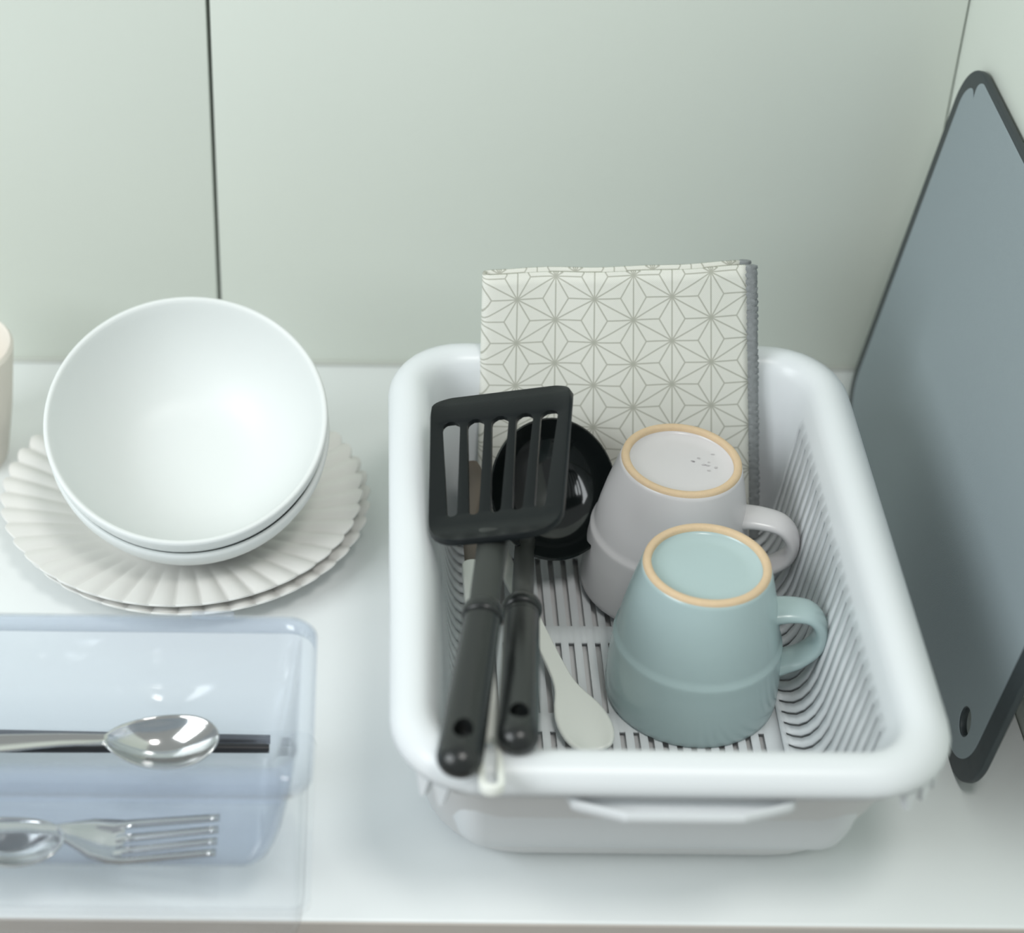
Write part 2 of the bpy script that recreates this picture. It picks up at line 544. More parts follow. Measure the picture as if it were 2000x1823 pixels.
def cutlery_sheet(stations, ncross=8, skip=None):
    """stations: (t, halfwidth, sag, lift); flat sheet along +x, z up; skip(i,k)->True leaves a face out"""
    V, Fc = [], []
    for (t, w, sag, lift) in stations:
        for k in range(ncross + 1):
            s = -1 + 2 * k / ncross
            V.append(Vector((t, s * w, lift - sag * (1 - s * s))))
    n = ncross + 1
    for i in range(len(stations) - 1):
        for k in range(ncross):
            if skip and skip(i, k): continue
            Fc.append((i * n + k, i * n + k + 1, (i + 1) * n + k + 1, (i + 1) * n + k))
    return V, Fc
def place(V, loc, yaw=0.0, pitch=0.0, roll=0.0):
    Mx = Matrix.Translation(loc) @ Matrix.Rotation(yaw, 4, 'Z') @ Matrix.Rotation(-pitch, 4, 'Y') @ Matrix.Rotation(roll, 4, 'X')
    return [Mx @ v for v in V]
def spoon_stations(L=0.165, bl=0.052, bw=0.0160, sag=0.0085):
    st = []
    for t, w, lift in ((0, 0.0035, 0.004), (0.004, 0.0062, 0.004), (0.03, 0.0066, 0.0042), (0.07, 0.0046, 0.007), (0.095, 0.0033, 0.0095), (L - bl - 0.006, 0.0030, 0.0085)):
        st.append((t, w, 0.0003, lift))
    nb = 14
    for k in range(nb + 1):
        s = (1 - math.cos(PI * k / nb)) / 2
        w = bw * math.sqrt(max(0.0, 1 - (2 * s - 1) ** 2)) * lerp(0.78, 1.06, s)
        w = max(w, 0.0030 if s < 0.1 else 0.0012)
        st.append((L - bl + bl * s, w, sag * math.sin(PI * s) ** 0.8 if 0 < s < 1 else 0.0003, 0.0085 - 0.004 * math.sin(PI * s) + 0.001 * s))
    return st
def spoon(loc, yaw, pitch, roll, label, flip=False):
    V, Fc = cutlery_sheet(spoon_stations(), 10)
    W = place(V, loc, yaw, pitch, roll)
    o = mesh_obj('spoon', W, Fc, M_STEEL, loc=loc, smooth=60, solid=0.0011, subsurf=1)
    return tag(o, label, 'spoon', 'steel cutlery in the clear bin')
def fork_stations():
    st = [(0, 0.0035, 0.0003, 0.003), (0.004, 0.0060, 0.0003, 0.003), (0.03, 0.0064, 0.0003, 0.0035), (0.07, 0.0046, 0.0004, 0.006), (0.10, 0.0032, 0.0004, 0.0085), (0.113, 0.0034, 0.0005, 0.0075),
          (0.121, 0.0075, 0.0012, 0.0055), (0.128, 0.0112, 0.002, 0.0035), (0.136, 0.0125, 0.0024, 0.002), (0.142, 0.0126, 0.0022, 0.0018)]
    for k in range(1, 9):
        st.append((0.142 + 0.0052 * k, 0.0126 - 0.0001 * k, 0.0022 - 0.0002 * k, 0.0018 + 0.0008 * k))
    return st
# chopsticks
for k, (dy, dz, end) in enumerate(((0.0, 0.0, 528), (-0.0058, 0.0, 527))):
    a = Pz(end, 1445, 0.0345) + Vector((0, dy, 0))
    p0 = Vector((-0.235, a.y + 0.0006 - 0.001 * k, a.z))
    p1 = Vector((a.x, a.y, a.z))
    n = 10
    v_, f_ = tube([p0.lerp(p1, q / n) for q in range(n + 1)], [(lerp(0.0036, 0.0022, q / n), lerp(0.0036, 0.0022, q / n)) for q in range(n + 1)], 12)
    o = mesh_obj('chopstick', v_, f_, M_CHOP, loc=p0)
    tag(o, ['black chopstick in the clear bin, the one nearer the wall', 'black chopstick in the clear bin, the one nearer the front'][k], 'chopstick', 'pair of chopsticks')
sp = Pz(432, 1455, 0.0435)
spoon(sp + Vector((-0.165, -0.0095, 0.0005)), 0.045, 0.0, 0.26, 'shiny steel spoon lying across the chopsticks in the clear bin')
sp = Pz(108, 1640, 0.034)
spoon(sp + Vector((-0.158, 0.008, 0.0055)), -0.11, -0.03, 0.0, 'steel spoon seen through the front wall of the clear bin')
fk = Pz(425, 1650, 0.034)
V, Fc = cutlery_sheet(fork_stations(), 7, skip=lambda i, k: i >= 9 and k in (1, 3, 5))
floc = fk + Vector((-0.183, 0.0015, 0.002))
o = mesh_obj('fork', place(V, floc, -0.02, -0.012, 0.0), Fc, M_STEEL, loc=floc, smooth=60, solid=0.0013)
tag(o, 'steel fork seen through the front wall of the clear bin', 'fork', 'steel cutlery in the clear bin')
o = None

# ------------------------------------------------------------------ dish rack: basket on a tray
OX0, OX1, OY0, OY1 = 0.0125, 0.2435, 0.597, 0.912
rack_label = 'white plastic dish drainer basket with slotted floor and sides and a wide rolled rim'
rack = thing('dish_basket', (0.128, 0.7545, 0.016), rack_label, 'dish rack')
PITCH_S, N_S = 0.0074, 27
def side_ring(d, z, nx=10, nc=8, ybreaks=None):
    """rounded ring inset by d from the rim outline; the front wall slopes more than the others"""
    t = max(0.0, min(1.0, (d - 0.012) / 0.033))
    df = d if d < 0.018 else 0.018 + (d - 0.018) * 1.85
    x0, x1, y0, y1 = OX0 + d, OX1 - d, OY0 + df, OY1 - d
    xA, xB = lerp(0.0505, 0.0575, t), lerp(0.2055, 0.1985, t)
    yA, yB = lerp(0.636, 0.6645, t), lerp(0.872, 0.867, t)
    P = []
    yy = [yA + (yB - yA) * q for q in ybreaks]
    P += [Vector((x1, y, z)) for y in yy]                                   # right side, front to back
    def arc(cx, cy, rx, ry, a0):
        return [Vector((cx + rx * math.cos(math.radians(a0 + 90 * k / nc)), cy + ry * math.sin(math.radians(a0 + 90 * k / nc)), z)) for k in range(1, nc)]
    P += arc(xB, yB, x1 - xB, y1 - yB, 0)
    P += [Vector((lerp(xB, xA, k / nx), y1, z)) for k in range(nx + 1)]     # back
    P += arc(xA, yB, xA - x0, y1 - yB, 90)
    P += [Vector((x0, y, z)) for y in reversed(yy)]                         # left
    P += arc(xA, yA, xA - x0, yA - y0, 180)
    P += [Vector((lerp(xA, xB, k / nx), y0, z)) for k in range(nx + 1)]     # front
    P += arc(xB, yA, x1 - xB, yA - y0, 270)
    return P
yb = [0.0]
slot_cells = set()
tot = 0.2
y = (tot - (N_S * PITCH_S - 0.0053)) / 2
for k in range(N_S):
    yb += [y / tot]; slot_cells.add(len(yb) - 1)
    yb += [(y + 0.0021) / tot]
    y += PITCH_S
yb.append(1.0)
ROWS = [(0.0012, 0.1012), (0.0003, 0.1022), (0.0, 0.1040), (0.0008, 0.1065), (0.0030, 0.1095), (0.0065, 0.1115), (0.0105, 0.1120), (0.0140, 0.1108), (0.0165, 0.1080), (0.0180, 0.1035),
        (0.0195, 0.0960), (0.0208, 0.0890), (0.0230, 0.0700), (0.0250, 0.0520), (0.0268, 0.0380), (0.0290, 0.0290), (0.0320, 0.0222), (0.0355, 0.0180), (0.0395, 0.0163), (0.0425, 0.0160), (0.0449, 0.0160)]
SLOT_ROWS = (11, 19)
rings = [side_ring(d, z, ybreaks=yb) for d, z in ROWS]
nr = len(rings[0])
nyb = len(yb)
left_start = nyb + 7 + 11 + 7
V, Fc = [], []
for r in rings: V += r
for i in range(len(rings) - 1):
    for k in range(nr):
        k2 = (k + 1) % nr
        if SLOT_ROWS[0] <= i < SLOT_ROWS[1]:
            if k in slot_cells: continue
            if left_start <= k < left_start + nyb - 1:
                mk = nyb - 2 - (k - left_start)
                if mk in slot_cells: continue
        Fc.append((i * nr + k, i * nr + k2, (i + 1) * nr + k2, (i + 1) * nr + k))
mesh_obj('rim_and_walls', V, Fc, M_RACK, rack, smooth=50, solid=0.0016, solid_off=1)
# slotted floor
fx0, fx1, fy0, fy1, fz = 0.0573, 0.1987, 0.6643, 0.8672, 0.0160
xs, xslot = [fx0], set()
x = 0.0625
while x < 0.1935:
    xs += [x]; xslot.add(len(xs) - 1)
    xs += [x + 0.0029]
    x += 0.0066
xs.append(fx1)
ys, yslot = [fy0], set()
for a_, b_ in ((0.6700, 0.7210), (0.7330, 0.7840), (0.7960, 0.8500)):
    ys += [a_]; yslot.add(len(ys) - 1)
    ys += [b_]
ys.append(fy1)
V, Fc = [], []
for yq in ys:
    for xq in xs: V.append(Vector((xq, yq, fz)))
nxs = len(xs)
for j in range(len(ys) - 1):
    for i in range(nxs - 1):
        if i in xslot and j in yslot: continue
        Fc.append((j * nxs + i, j * nxs + i + 1, (j + 1) * nxs + i + 1, (j + 1) * nxs + i))
mesh_obj('slotted_floor', V, Fc, M_RACK, rack, solid=0.0016, solid_off=-1)
# drip teeth under the front corners of the rim
def tooth(cx, cy, ang, h):
    w, t = 0.0034, 0.004
    P = [(-w, 0, 0.0), (w, 0, 0.0), (w * 0.25, 0, -h), (-w * 0.25, 0, -h)]
    Vt = [Vector((a, -t / 2, c)) for a, b, c in P] + [Vector((a, t / 2, c)) for a, b, c in P]
    Mx = Matrix.Translation((cx, cy, 0.099)) @ Matrix.Rotation(ang, 4, 'Z')
    return [Mx @ q for q in Vt], [(0, 1, 2, 3), (7, 6, 5, 4), (0, 4, 5, 1), (1, 5, 6, 2), (2, 6, 7, 3), (3, 7, 4, 0)]
for cx, ang0 in ((0.2055, 300), (0.2055, 314), (0.2055, 328), (0.0505, 240), (0.0505, 226)):
    a = math.radians(ang0)
    tv, tf = tooth(cx + 0.0355 * math.cos(a), 0.636 + 0.0365 * math.sin(a), a + PI / 2, 0.011)
    mesh_obj('tooth', tv, tf, M_RACK, rack, smooth=0)

tray = thing('drip_tray', (0.128, 0.76, 0.0), 'off white plastic drip tray under the dish basket with a front grip', 'tray')
def tring(x0, x1, y0, y1, r, z): return ring_pts(x0, x1, y0, y1, r, z, 8)
rg = [tring(0.0160, 0.2400, 0.6030, 0.9085, 0.036, 0.0925), tring(0.0165, 0.2395, 0.6040, 0.9080, 0.036, 0.0930), tring(0.0195, 0.2365, 0.6100, 0.9050, 0.034, 0.0915), tring(0.022, 0.234, 0.6160, 0.9030, 0.034, 0.080),
      tring(0.0255, 0.2305, 0.6320, 0.8960, 0.036, 0.045), tring(0.029, 0.2270, 0.6460, 0.8900, 0.038, 0.016), tring(0.0315, 0.2245, 0.6515, 0.8860, 0.039, 0.0070), tring(0.036, 0.2200, 0.6560, 0.8820, 0.038, 0.0018), tring(0.040, 0.2160, 0.6595, 0.8780, 0.036, 0.0012),
      tring(0.044, 0.2120, 0.6640, 0.8740, 0.034, 0.0020), tring(0.047, 0.2090, 0.6680, 0.8700, 0.032, 0.0112)]
v_, f_ = loft_rings(rg)
mesh_obj('body', v_, f_, M_TRAY, tray, smooth=50, solid=0.0012, solid_off=1)
# trapezoid grip flange in front, with a raised lip
fl_pts = [(0.0830, 0.6050), (0.0870, 0.5985), (0.1050, 0.5920), (0.1085, 0.5912), (0.1530, 0.5912), (0.1565, 0.5920), (0.1735, 0.5985), (0.1775, 0.6050)]
v_, f_ = fill2d(fl_pts, [], 0.0012, 0.0004)
mesh_obj('grip_flange', [v + Vector((0, 0, 0.0915)) for v in v_], f_, M_RACK, tray, smooth=30)
lip = smooth_path([(0.0855, 0.5995, 0.0935), (0.0885, 0.5975, 0.0937), (0.1050, 0.5920, 0.0939), (0.1090, 0.5912, 0.0939), (0.132, 0.5911, 0.0939), (0.1525, 0.5912, 0.0939), (0.1565, 0.5920, 0.0939), (0.1725, 0.5975, 0.0937), (0.1755, 0.5995, 0.0935)], 4)
v_, f_ = tube(lip, [(0.0012, 0.0030)] * len(lip), 10)
mesh_obj('grip_lip', v_, f_, M_RACK, tray)

# ------------------------------------------------------------------ mugs, upside down in the basket
FLOOR_Z = 0.0162
MUG_OUT = [(0.0385, 0.0012), (0.0400, 0.0), (0.0413, 0.0010), (0.0416, 0.0040), (0.0414, 0.0150), (0.0408, 0.0260), (0.0402, 0.0325), (0.0403, 0.0345), (0.0399, 0.0362), (0.0389, 0.0372),
           (0.0384, 0.0400), (0.0372, 0.0480), (0.0352, 0.0580), (0.0328, 0.0680), (0.0306, 0.0765), (0.0300, 0.0785), (0.0290, 0.0790), (0.0262, 0.0788), (0.0257, 0.0778), (0.0248, 0.0768), (0.0180, 0.0764), (0.0, 0.0764)]
MUG_IN = [(0.0, 0.0720), (0.022, 0.0716), (0.0265, 0.069), (0.031, 0.058), (0.0345, 0.042), (0.037, 0.030), (0.0382, 0.012), (0.0385, 0.0012)]
FOOT = [(0.0258, 0.0780), (0.0259, 0.0797), (0.0266, 0.0805), (0.0288, 0.0805), (0.0297, 0.0796), (0.0300, 0.0780), (0.0258, 0.0780)]
def mug(c, m, label, az, tilt_axis, tilt, scuffs=False, dz=0.0, ext=0.0):
    Mx = Matrix.Translation(c) @ Matrix.Rotation(tilt, 4, tilt_axis) @ Matrix.Rotation(az, 4, 'Z')
    t = thing('mug', c, label, 'mug', 'mugs drying upside down')
    v_, f_ = lathe(MUG_IN[:-1] + MUG_OUT, 96)
    mesh_obj('body', [Mx @ v for v in v_], f_, m, t, smooth=50)
    v_, f_ = lathe(FOOT, 96)
    o = mesh_obj('foot_ring', [Mx @ v for v in v_], f_, M_FOOT, t, smooth=50)
    o['label'] = 'bare tan clay foot ring'
    hp = smooth_path([(0.0335, 0, 0.0590), (0.0420, 0, 0.0605), (0.0515, 0, 0.0590), (0.0570, 0, 0.0510), (0.0565, 0, 0.0410), (0.0500, 0, 0.0325), (0.0430, 0, 0.0285), (0.0385, 0, 0.0265)], 6)
    hp = [Vector((p.x + ext * max(0.0, (p.x - 0.0385) / 0.0185), 0, p.z - dz)) for p in hp]
    n = len(hp)
    rad = [(0.0082 + 0.0014 * abs(2 * k / (n - 1) - 1) ** 3, 0.0034 + 0.0012 * abs(2 * k / (n - 1) - 1) ** 3) for k in range(n)]
    # strap: wide across (local y), thin in the plane of the loop
    V, Fc = [], []
    ns = 16
    for i, p in enumerate(hp):
        tn = (hp[min(i + 1, n - 1)] - hp[max(i - 1, 0)]).normalized()
        nrm = Vector((0, 1, 0)).cross(tn).normalized()
        for k in range(ns):
            a = 2 * PI * k / ns
            V.append(p + Vector((0, 1, 0)) * (rad[i][0] * math.cos(a)) + nrm * (rad[i][1] * math.sin(a)))
    for i in range(n - 1):
        for k in range(ns):
            k2 = (k + 1) % ns
            Fc.append((i * ns + k, i * ns + k2, (i + 1) * ns + k2, (i + 1) * ns + k))
    mesh_obj('handle', [Mx @ v for v in V], Fc, m, t, smooth=60)
    if scuffs:
        rnd = random.Random(11)
        for k in range(9):
            a, r = rnd.uniform(-0.9, 0.6), rnd.uniform(0.004, 0.019)
            px_, py_ = r * math.cos(a) + 0.001, r * math.sin(a) * 0.7 + 0.002
            pts = []
            for q in range(7):
                an = 2 * PI * q / 7
                rr = rnd.uniform(0.0003, 0.0009)
                pts.append(Vector((px_ + rr * 1.8 * math.cos(an), py_ + rr * math.sin(an), 0.07665)))
            inv = Matrix.Rotation(-az, 4, 'Z')
            mesh_obj('scuff_mark', [Mx @ inv @ p for p in pts], [tuple(range(7))], M_STAIN, t, smooth=0)
    return t
mug(Vector((0.1590, 0.7505, FLOOR_Z)), M_MUGB, 'pale blue mug upside down with tan foot ring, in front of the white mug', math.radians(-5), 'Y', 0.0, dz=0.0055)
mug(Vector((0.1525, 0.8290, FLOOR_Z + 0.0015)), M_MUGW, 'greyish white mug upside down with tan foot ring, behind the blue mug', math.radians(-14), 'Y', math.radians(2.5), True, dz=0.0075, ext=0.004)

# ------------------------------------------------------------------ folded cloth in the back of the basket
cloth = thing('kitchen_cloth', (0.13, 0.868, 0.0175), 'folded off white kitchen cloth with a grey hemp leaf star print and grey hem', 'cloth')
def cloth_pt(s, w, layer):
    """s across 0(left)..1(right), w up 0..1; layer = depth offset towards the wall"""
    bl, br = Vector((0.0625, 0.866, 0.0178)), Vector((0.2035, 0.8655, 0.0178))
    tl, tr_ = Vector((0.0613, 0.9035, 0.1562)), Vector((0.1905, 0.9035, 0.1630))
    p = bl.lerp(br, s).lerp(tl.lerp(tr_, s), w)
    wav = 0.0010 * math.sin(s * 7 + 0.6) + 0.0006 * math.sin(s * 17 + w * 4)
    return p + Vector((0, wav + layer, layer * -0.1))
ns_, nw_ = 44, 24
TH = 0.0022
secs = []                                          # path in (s, layer): back sheet right->left, fold, front sheet left->right
for k in range(14): secs.append((0.985 - 0.985 * k / 13, 0.0056))
for k in range(1, 6):
    a = PI * k / 6
    secs.append((-0.018 * math.sin(a), 0.0028 + 0.0028 * math.cos(a)))
for k in range(ns_ + 1): secs.append((k / ns_, 0.0))
V, UV, Fc = [], [], []
ucoord = []
acc = 0.0
for i, (s, l) in enumerate(secs):
    if l == 0.0: ucoord.append(s * 0.1405)
    else: ucoord.append(-abs(s) * 0.1405)
for i, (s, l) in enumerate(secs):
    for j in range(nw_ + 1):
        w = j / nw_
        V.append(cloth_pt(s, w, l))
        UV.append((ucoord[i], w * 0.1520))
for i in range(len(secs) - 1):
    for j in range(nw_):
        a = i * (nw_ + 1) + j
        Fc.append((a, a + nw_ + 1, a + nw_ + 2, a + 1))
me = bpy.data.meshes.new('fabric')
o0 = ORG[cloth.name]
me.from_pydata([tuple(v - o0) for v in V], [], Fc)
uvl = me.uv_layers.new(name='UVMap')
# star grid phase: one star sits at photo pixel (1170, 580)
ST = Py(1170, 580, 0.896)
su = (ST.x - 0.0619) / 0.1335 * 0.1405
sv = (ST.z - 0.0178) / 0.1445 * 0.1520
for lp in me.loops:
    u, v = UV[lp.vertex_index]
    uvl.data[lp.index].uv = (u - su - 0.5 + 0.0243 * math.sqrt(3) * 12, v - sv - 0.5 + 0.0243 * 20)
me.shade_smooth()
me.materials.append(M_CLOTH)
fo = bpy.data.objects.new('fabric', me)
col.objects.link(fo)
fo.parent = cloth
md = fo.modifiers.new('solid', 'SOLIDIFY'); md.thickness = TH; md.offset = 0
# overlocked hem along the right edge, two layers
for l in (0.0, 0.0056):
    pts, rr = [], []
    n = 150
    for k in range(n + 1):
        w = k / n
        s = 1.018 if l == 0.0 else 1.0
        pts.append(cloth_pt(s, w, l) + Vector((0.0003 * math.sin(k * 1.9), 0, 0)))
        rr.append((0.0032 + 0.00035 * math.sin(k * 1.7), 0.0017 + 0.0003 * (k % 2)))
    v_, f_ = tube(pts, rr, 10, up=(0, 1, 0))
    o = mesh_obj('hem', v_, f_, M_HEM, cloth, smooth=60)
    o['label'] = 'grey overlocked hem'

# ------------------------------------------------------------------ black utensils
def handle_profile(p_end, p_col, r_end, r_col, squash, n=22):
    """rounded handle from its free end to the collar"""
    P, R_ = [], []
    for k in range(n + 1):
        q = k / n
        base = lerp(r_end, r_col, min(1, q * 1.05))
        dome = min(1.0, (q * (p_col - p_end).length) / r_end)
        f = math.sqrt(max(0.02, 1 - (1 - dome) ** 2))
        P.append(p_end.lerp(p_col, q))
        R_.append((base * f, base * f * squash))
    return P, R_
def black_handle(t, p_end, p_col, r_end, r_col, squash, up, hole=True):
    # denser stations on the dome
    Ld = (p_col - p_end).length
    qs = [0, 0.0012 / Ld, 0.003 / Ld, 0.0055 / Ld, 0.0085 / Ld] + [0.0085 / Ld + (1 - 0.0085 / Ld) * k / 14 for k in range(1, 15)]
    P, R_ = [], []
    for q in qs:
        base = lerp(r_end, r_col, q)
        dome = min(1.0, q * Ld / (r_end * 0.95))
        f = math.sqrt(max(0.03, 1 - (1 - dome) ** 2))
        P.append(p_end.lerp(p_col, q)); R_.append((base * f, base * f * squash))
    v_, f_ = tube(P, R_, 24, up)
    h = mesh_obj('handle', v_, f_, M_BLACK, t, smooth=50)
    d = (p_col - p_end).normalized()
    if hole:
        c = p_end + d * 0.0185
        upv = Vector(up)
        cv, cf = tube([c - upv * 0.02, c + upv * 0.02], [(0.0042, 0.0055)] * 2, 20, up=d)
        boolean_cut(h, cv, cf)
    # collar
    cs = []
    for a, s in ((-0.0035, 1.0), (-0.003, 1.10), (-0.0008, 1.16), (0.0018, 1.16), (0.0036, 1.08), (0.004, 0.9)):
        cs.append((p_col + d * a, (r_col * s, r_col * s * (squash + 0.06))))
    v_, f_ = tube([c for c, _ in cs], [r for _, r in cs], 24, up)
    mesh_obj('collar', v_, f_, M_BLACK, t, smooth=50)
    # groove ring below the collar
    g = p_col - d * 0.0075
    v_, f_ = tube([g - d * 0.0008, g, g + d * 0.0008], [(r_col * 1.0, r_col * squash), (r_col * 1.04, r_col * squash * 1.04), (r_col * 1.0, r_col * squash)], 24, up)
    mesh_obj('groove_ring', v_, f_, M_BLACK, t, smooth=50)
    return h

T_END = Pz(893, 1512, 0.1215)
T_COL = Pz(943, 1200, 0.1215)
T_NECK = Pz(962, 1062, 0.1215)
T_TOP = Pz(978, 752, 0.1445)
turner = thing('slotted_turner', T_END, 'black nylon slotted turner with five slots, its handle resting on the basket rim', 'spatula')
black_handle(turner, T_END, T_COL, 0.0098, 0.0080, 0.82, (0, 0, 1))
# flat shank
d = (T_NECK - T_COL).normalized()
sh = smooth_path([T_COL, T_COL.lerp(T_NECK, 0.5), T_NECK + Vector((0, 0, -0.001)), T_NECK + d * 0.008 + Vector((0, 0, 0.0005))], 6)
v_, f_ = tube(sh, [(0.0066 + 0.0006 * k / len(sh), 0.0030) for k in range(len(sh))], 16)
mesh_obj('shank', v_, f_, M_BLACKS, turner, smooth=50)
# head: grid with five tapered slots
HL = (T_TOP - T_NECK).length
hax = (T_TOP - T_NECK).normalized()
hside = hax.cross(Vector((0, 0, 1))).normalized()
rollm = Matrix.Rotation(math.radians(-15), 3, hax)
hside = rollm @ hside
hn = hside.cross(hax).normalized()
if hn.z < 0: hn = -hn
W_TOP, W_BOT, RC_T, RC_B = 0.0340, 0.0305, 0.0100, 0.0180
def half_w(y):
    w = lerp(W_BOT, W_TOP, min(1, y / HL * 1.05))
    if y > HL - RC_T: w = w - RC_T + math.sqrt(max(0, RC_T ** 2 - (y - HL + RC_T) ** 2))
    if y < RC_B: w = w - RC_B + math.sqrt(max(0, RC_B ** 2 - (RC_B - y) ** 2))
    return w
S0, S1 = 0.0195, 0.0770
slot_x = [-0.0238, -0.0119, 0.0, 0.0119, 0.0238]
def slot_edges(k, y):
    t = max(0, min(1, (y - S0) / (S1 - S0)))
    c = slot_x[k] * lerp(0.86, 1.0, t)
    w = lerp(0.0024, 0.0043, t)
    e = min(y - S0, S1 - y)
    r = 0.0038 if t > 0.5 else 0.0021
    f = 0.3 if e <= 1e-9 else (math.sqrt(max(0, 1 - (1 - e / r) ** 2)) if e < r else 1.0)
    return c - w * max(f, 0.3), c + w * max(f, 0.3)
yrows = [0, 0.0004, 0.0012, 0.0025, 0.0045, 0.0075, 0.011, 0.015, S0, S0 + 0.0004, S0 + 0.001, S0 + 0.0021, 0.026, 0.030, 0.037, 0.044, 0.051, 0.058, 0.065, 0.070, S1 - 0.0038, S1 - 0.0022, S1 - 0.0011, S1 - 0.0004, S1]
yrows += [S1 + 0.0025, S1 + 0.005] + [HL - RC_T * q for q in (0.8, 0.6, 0.42, 0.27, 0.15, 0.07, 0.02, 0.0)]
yrows = sorted(set(round(q, 6) for q in yrows if q <= HL + 1e-9))
V, Fc = [], []
ncol = None
for yv in yrows:
    hw = half_w(yv)
    xsr = [-1.0]
    fr = [-hw]
    fr.append(-hw * 0.93)
    for k in range(5):
        a, b = slot_edges(k, yv)
        fr += [a, b]
    fr.append(hw * 0.93)
    fr.append(hw)
    # keep inner columns inside the outline at the rounded ends
    lim = hw * 0.88
    mx_ = max(abs(q) for q in fr[2:-2])
    sc = min(1.0, lim / mx_)
    fr = [fr[0], fr[1]] + [q * sc for q in fr[2:-2]] + fr[-2:]
    ncol = len(fr)
    for i, xq in enumerate(fr):
        # dished: sides, top edge and the handle end turn up
        up_ = 0.0
        if yv < 0.016: up_ += 0.0075 * ((0.016 - yv) / 0.016) ** 1.6
        if yv > HL - 0.010: up_ += -0.0030 * ((yv - HL + 0.010) / 0.010)
        up_ += 0.0022 * max(0, (abs(xq) - 0.026) / 0.008) ** 2
        V.append(T_NECK + hside * xq + hax * yv + hn * (up_ - 0.002))
for j in range(len(yrows) - 1):
    ym = (yrows[j] + yrows[j + 1]) / 2
    for i in range(ncol - 1):
        if S0 < ym < S1 and i in (2, 4, 6, 8, 10): continue
        Fc.append((j * ncol + i, j * ncol + i + 1, (j + 1) * ncol + i + 1, (j + 1) * ncol + i))
mesh_obj('slotted_head', V, Fc, M_HEAD, turner, smooth=35, solid=0.0030, solid_off=-1, bevel=0.00035)

# ladle
L_END = Pz(1011, 1462, 0.1195)
L_COL = Pz(1020, 1190, 0.098)
L_BOWL = Pz(1081, 955, 0.068)
ladle = thing('soup_ladle', L_END, 'black nylon soup ladle behind the turner, its round bowl leaning at the cloth', 'ladle')
LN = Vector((0.10, -0.66, 0.74)).normalized()          # where the open side of the bowl looks
lu = Vector((1, 0, 0)) - LN * LN.x
lu.normalize()
lv = LN.cross(lu)
LR = 0.0335
lp = [(0.0, -0.0210), (0.010, -0.0203), (0.018, -0.0178), (0.025, -0.0125), (0.0295, -0.0065), (0.0320, 0.0), (0.0327, 0.0010), (0.0335, 0.0004), (0.0335, -0.0012), (0.0312, -0.0075), (0.0265, -0.0142), (0.019, -0.0200), (0.010, -0.0227), (0.0, -0.0235)]
v_, f_ = lathe(lp, 64)
mesh_obj('bowl', [L_BOWL + lu * v.x * 0.97 + lv * v.y * 1.10 + LN * v.z for v in v_], f_, M_LADLE, ladle, smooth=50)
black_handle(ladle, L_END, L_COL, 0.0090, 0.0078, 0.85, (0, 0, 1))
at = L_BOWL + lu * (-0.0150) + lv * (-0.0325) + LN * (-0.001)
dl = (L_COL - L_END).normalized()
sh = smooth_path([L_COL, L_COL + dl * 0.02, L_COL.lerp(at, 0.66) + Vector((0, 0, 0.003)), at, L_BOWL + lu * (-0.012) + lv * (-0.024) + LN * (-0.0135)], 8)
v_, f_ = tube(sh, [(0.0050, 0.0034)] * len(sh), 14)
mesh_obj('shank', v_, f_, M_BLACKS, ladle, smooth=50)

# white handled tool with a brown blade, under the turner
a0, a1, a2 = Pz(962, 1548, 0.1165), Pz(923, 1100, 0.085), Pz(921, 1060, 0.082)
tool = thing('white_handled_tool', a0, 'slim kitchen tool with looped white handle and brown shaft, under the slotted turner', 'kitchen tool')
n = 16
dirv = (a1 - a0).normalized()
loop_pts, LL = [], 0.036
hv, hf = fill2d(rrect(-0.0052, 0.0052, 0.0, (a1 - a0).length, 0.0050, 6), [list(reversed(rrect(-0.0024, 0.0024, 0.003, LL, 0.0023, 6)))], 0.0024, 0.0008)
sd = dirv.cross(Vector((0, 0, 1))).normalized()
nn = sd.cross(dirv).normalized()
mesh_obj('handle', [a0 + sd * v.x + dirv * v.y + nn * v.z for v in hv], hf, M_CREAMP, tool, smooth=35)
bp_ = smooth_path([a1 - dirv * 0.006, a1, a2, Pz(918, 1010, 0.078), Pz(930, 940, 0.070), Pz(915, 905, 0.066)], 6)
n = len(bp_)
v_, f_ = tube(bp_, [(0.0034 + 0.0016 * k / n, 0.0014) for k in range(n)], 12)
mesh_obj('shaft', v_, f_, M_BROWN, tool, smooth=50)

# rice paddle lying in the basket
r0, r1, r2 = Pz(1165, 1462, 0.0215), Pz(1085, 1320, 0.0225), Pz(935, 1000, 0.030)
pad = thing('rice_paddle', r0, 'cream plastic rice paddle lying on the basket floor beside the blue mug', 'rice paddle')
dr = (r2 - r0); Lr = dr.length; dr.normalize()
sdr = dr.cross(Vector((0, 0, 1))).normalized()
nnr = sdr.cross(dr).normalized()
outl, st = [], []
for t, w in ((0.0, 0.0085), (0.003, 0.0125), (0.009, 0.0158), (0.018, 0.0165), (0.027, 0.0145), (0.035, 0.0100), (0.042, 0.0066), (0.052, 0.0054), (0.075, 0.0050), (0.10, 0.0054), (Lr - 0.03, 0.0060), (Lr - 0.028, 0.0060)):
    st.append((t, w * 0.82, 0.0026 * max(0, 1 - t / 0.045), 0.0))
V, Fc = cutlery_sheet(st, 10)
mesh_obj('paddle', [r0 + dr * v.x + sdr * v.y + nnr * v.z for v in V], Fc, M_CREAMP, pad, smooth=60, solid=0.0026, solid_off=0, subsurf=1)
V, Fc = cutlery_sheet([(Lr - 0.028, 0.0051, 0, 0.0), (Lr - 0.015, 0.0053, 0, 0.0), (Lr - 0.002, 0.0050, 0, 0), (Lr, 0.0040, 0, 0)], 6)
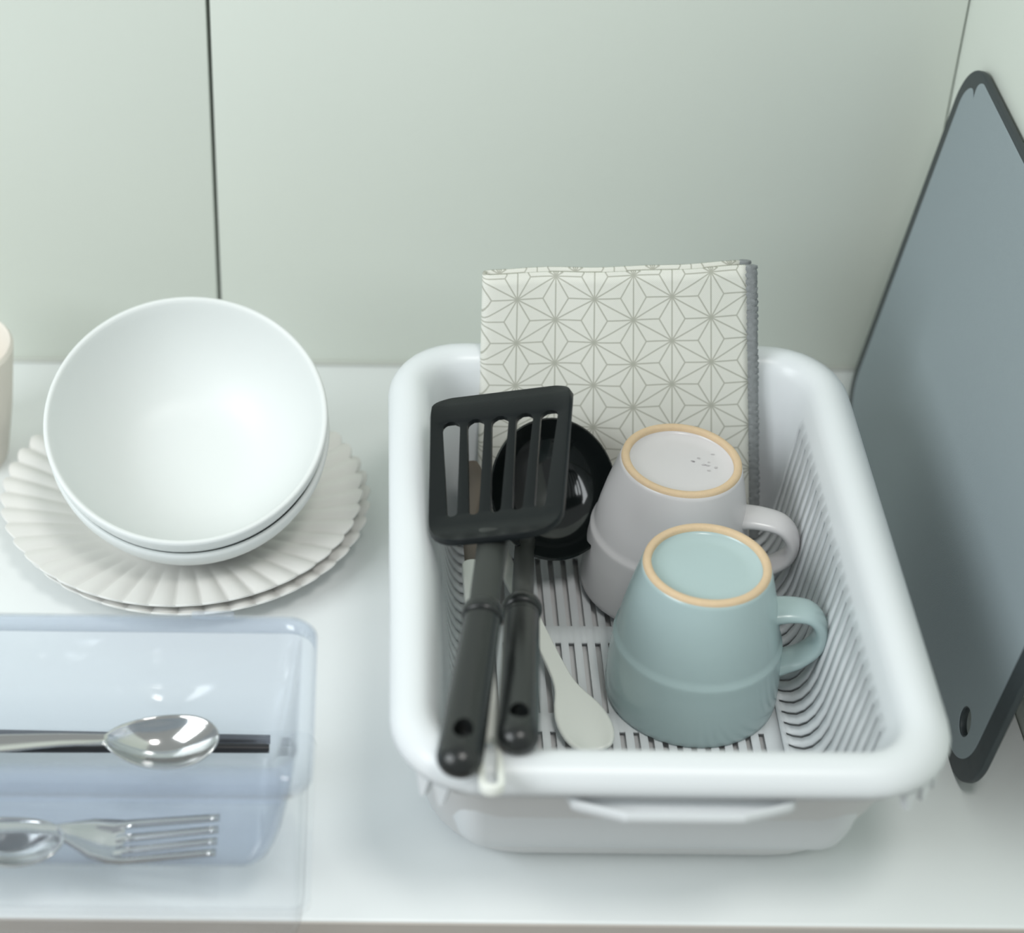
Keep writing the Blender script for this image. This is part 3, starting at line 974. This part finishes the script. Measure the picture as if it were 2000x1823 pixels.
mesh_obj('handle_tip', [r0 + dr * v.x + sdr * v.y + nnr * v.z for v in V], Fc, M_BROWN, pad, smooth=60, solid=0.0030, solid_off=0)

# ------------------------------------------------------------------ cutting board against the side wall
BH, BL = 0.2310, 0.3260                                 # height along the lean, length along the wall
lean0, lean1 = Vector((0.2810, 0.6890, 0.0)), Vector((0.3178, 0.6890, 0.2360))
bu = (lean1 - lean0).normalized()
bnrm = bu.cross(Vector((0, 1, 0))).normalized()
if bnrm.x > 0: bnrm = -bnrm
board = thing('cutting_board', (0.285, 0.858, 0.0), 'grey cutting board with dark rubber edge leaning at the side wall', 'cutting board')
hole = [(0.0320 + 0.0066 * math.cos(2 * PI * k / 24), 0.0250 + 0.0066 * math.sin(2 * PI * k / 24)) for k in range(24)]
def bmap(v, off): return lean0 + Vector((0, 1, 0)) * v.x + bu * v.y - bnrm * 0.0022 + bnrm * (v.z + off)
RB = 0.028
v_, f_ = fill2d(rrect(0, BL, 0, BH, RB, 14), [list(reversed(hole))], 0.0018, 0.0008)
mesh_obj('rubber_edge', [bmap(v, 0) for v in v_], f_, M_BEDGE, board, smooth=35)
# face panel: narrow border, wavy cut-in at the rear top corner and the front bottom corner
def face_outline():
    x0, x1, y0, y1, R2 = 0.0125, BL - 0.0085, 0.0055, BH - 0.0022, 0.0240
    P = []
    for k in range(31):                                  # rear top corner: two lobes with a cusp pointing inwards
        a = lerp(-45, 45, k / 30)
        w = 1.0 - 0.16 * math.exp(-((a - 8) / 28.0) ** 2) - 0.30 * math.exp(-(abs(a - 12) / 6.0) ** 1.3)
        aa = math.radians(a + 45)
        P.append((x1 - R2 + R2 * w * math.cos(aa), y1 - R2 + R2 * w * math.sin(aa)))
    for cx, cy, a0 in ((x0 + R2, y1 - R2, 90), (x0 + R2, y0 + R2, 180), (x1 - R2, y0 + R2, 270)):
        P += [(cx + R2 * math.cos(math.radians(a0 + 90 * k / 14)), cy + R2 * math.sin(math.radians(a0 + 90 * k / 14))) for k in range(15)]
    return P
v_, f_ = fill2d(face_outline(), [list(reversed([(0.0320 + 0.0074 * math.cos(2 * PI * k / 24), 0.0250 + 0.0074 * math.sin(2 * PI * k / 24)) for k in range(24)]))], 0.0021, 0.0003)
mesh_obj('face_panel', [bmap(v, 0) for v in v_], f_, M_BOARD, board, smooth=0)
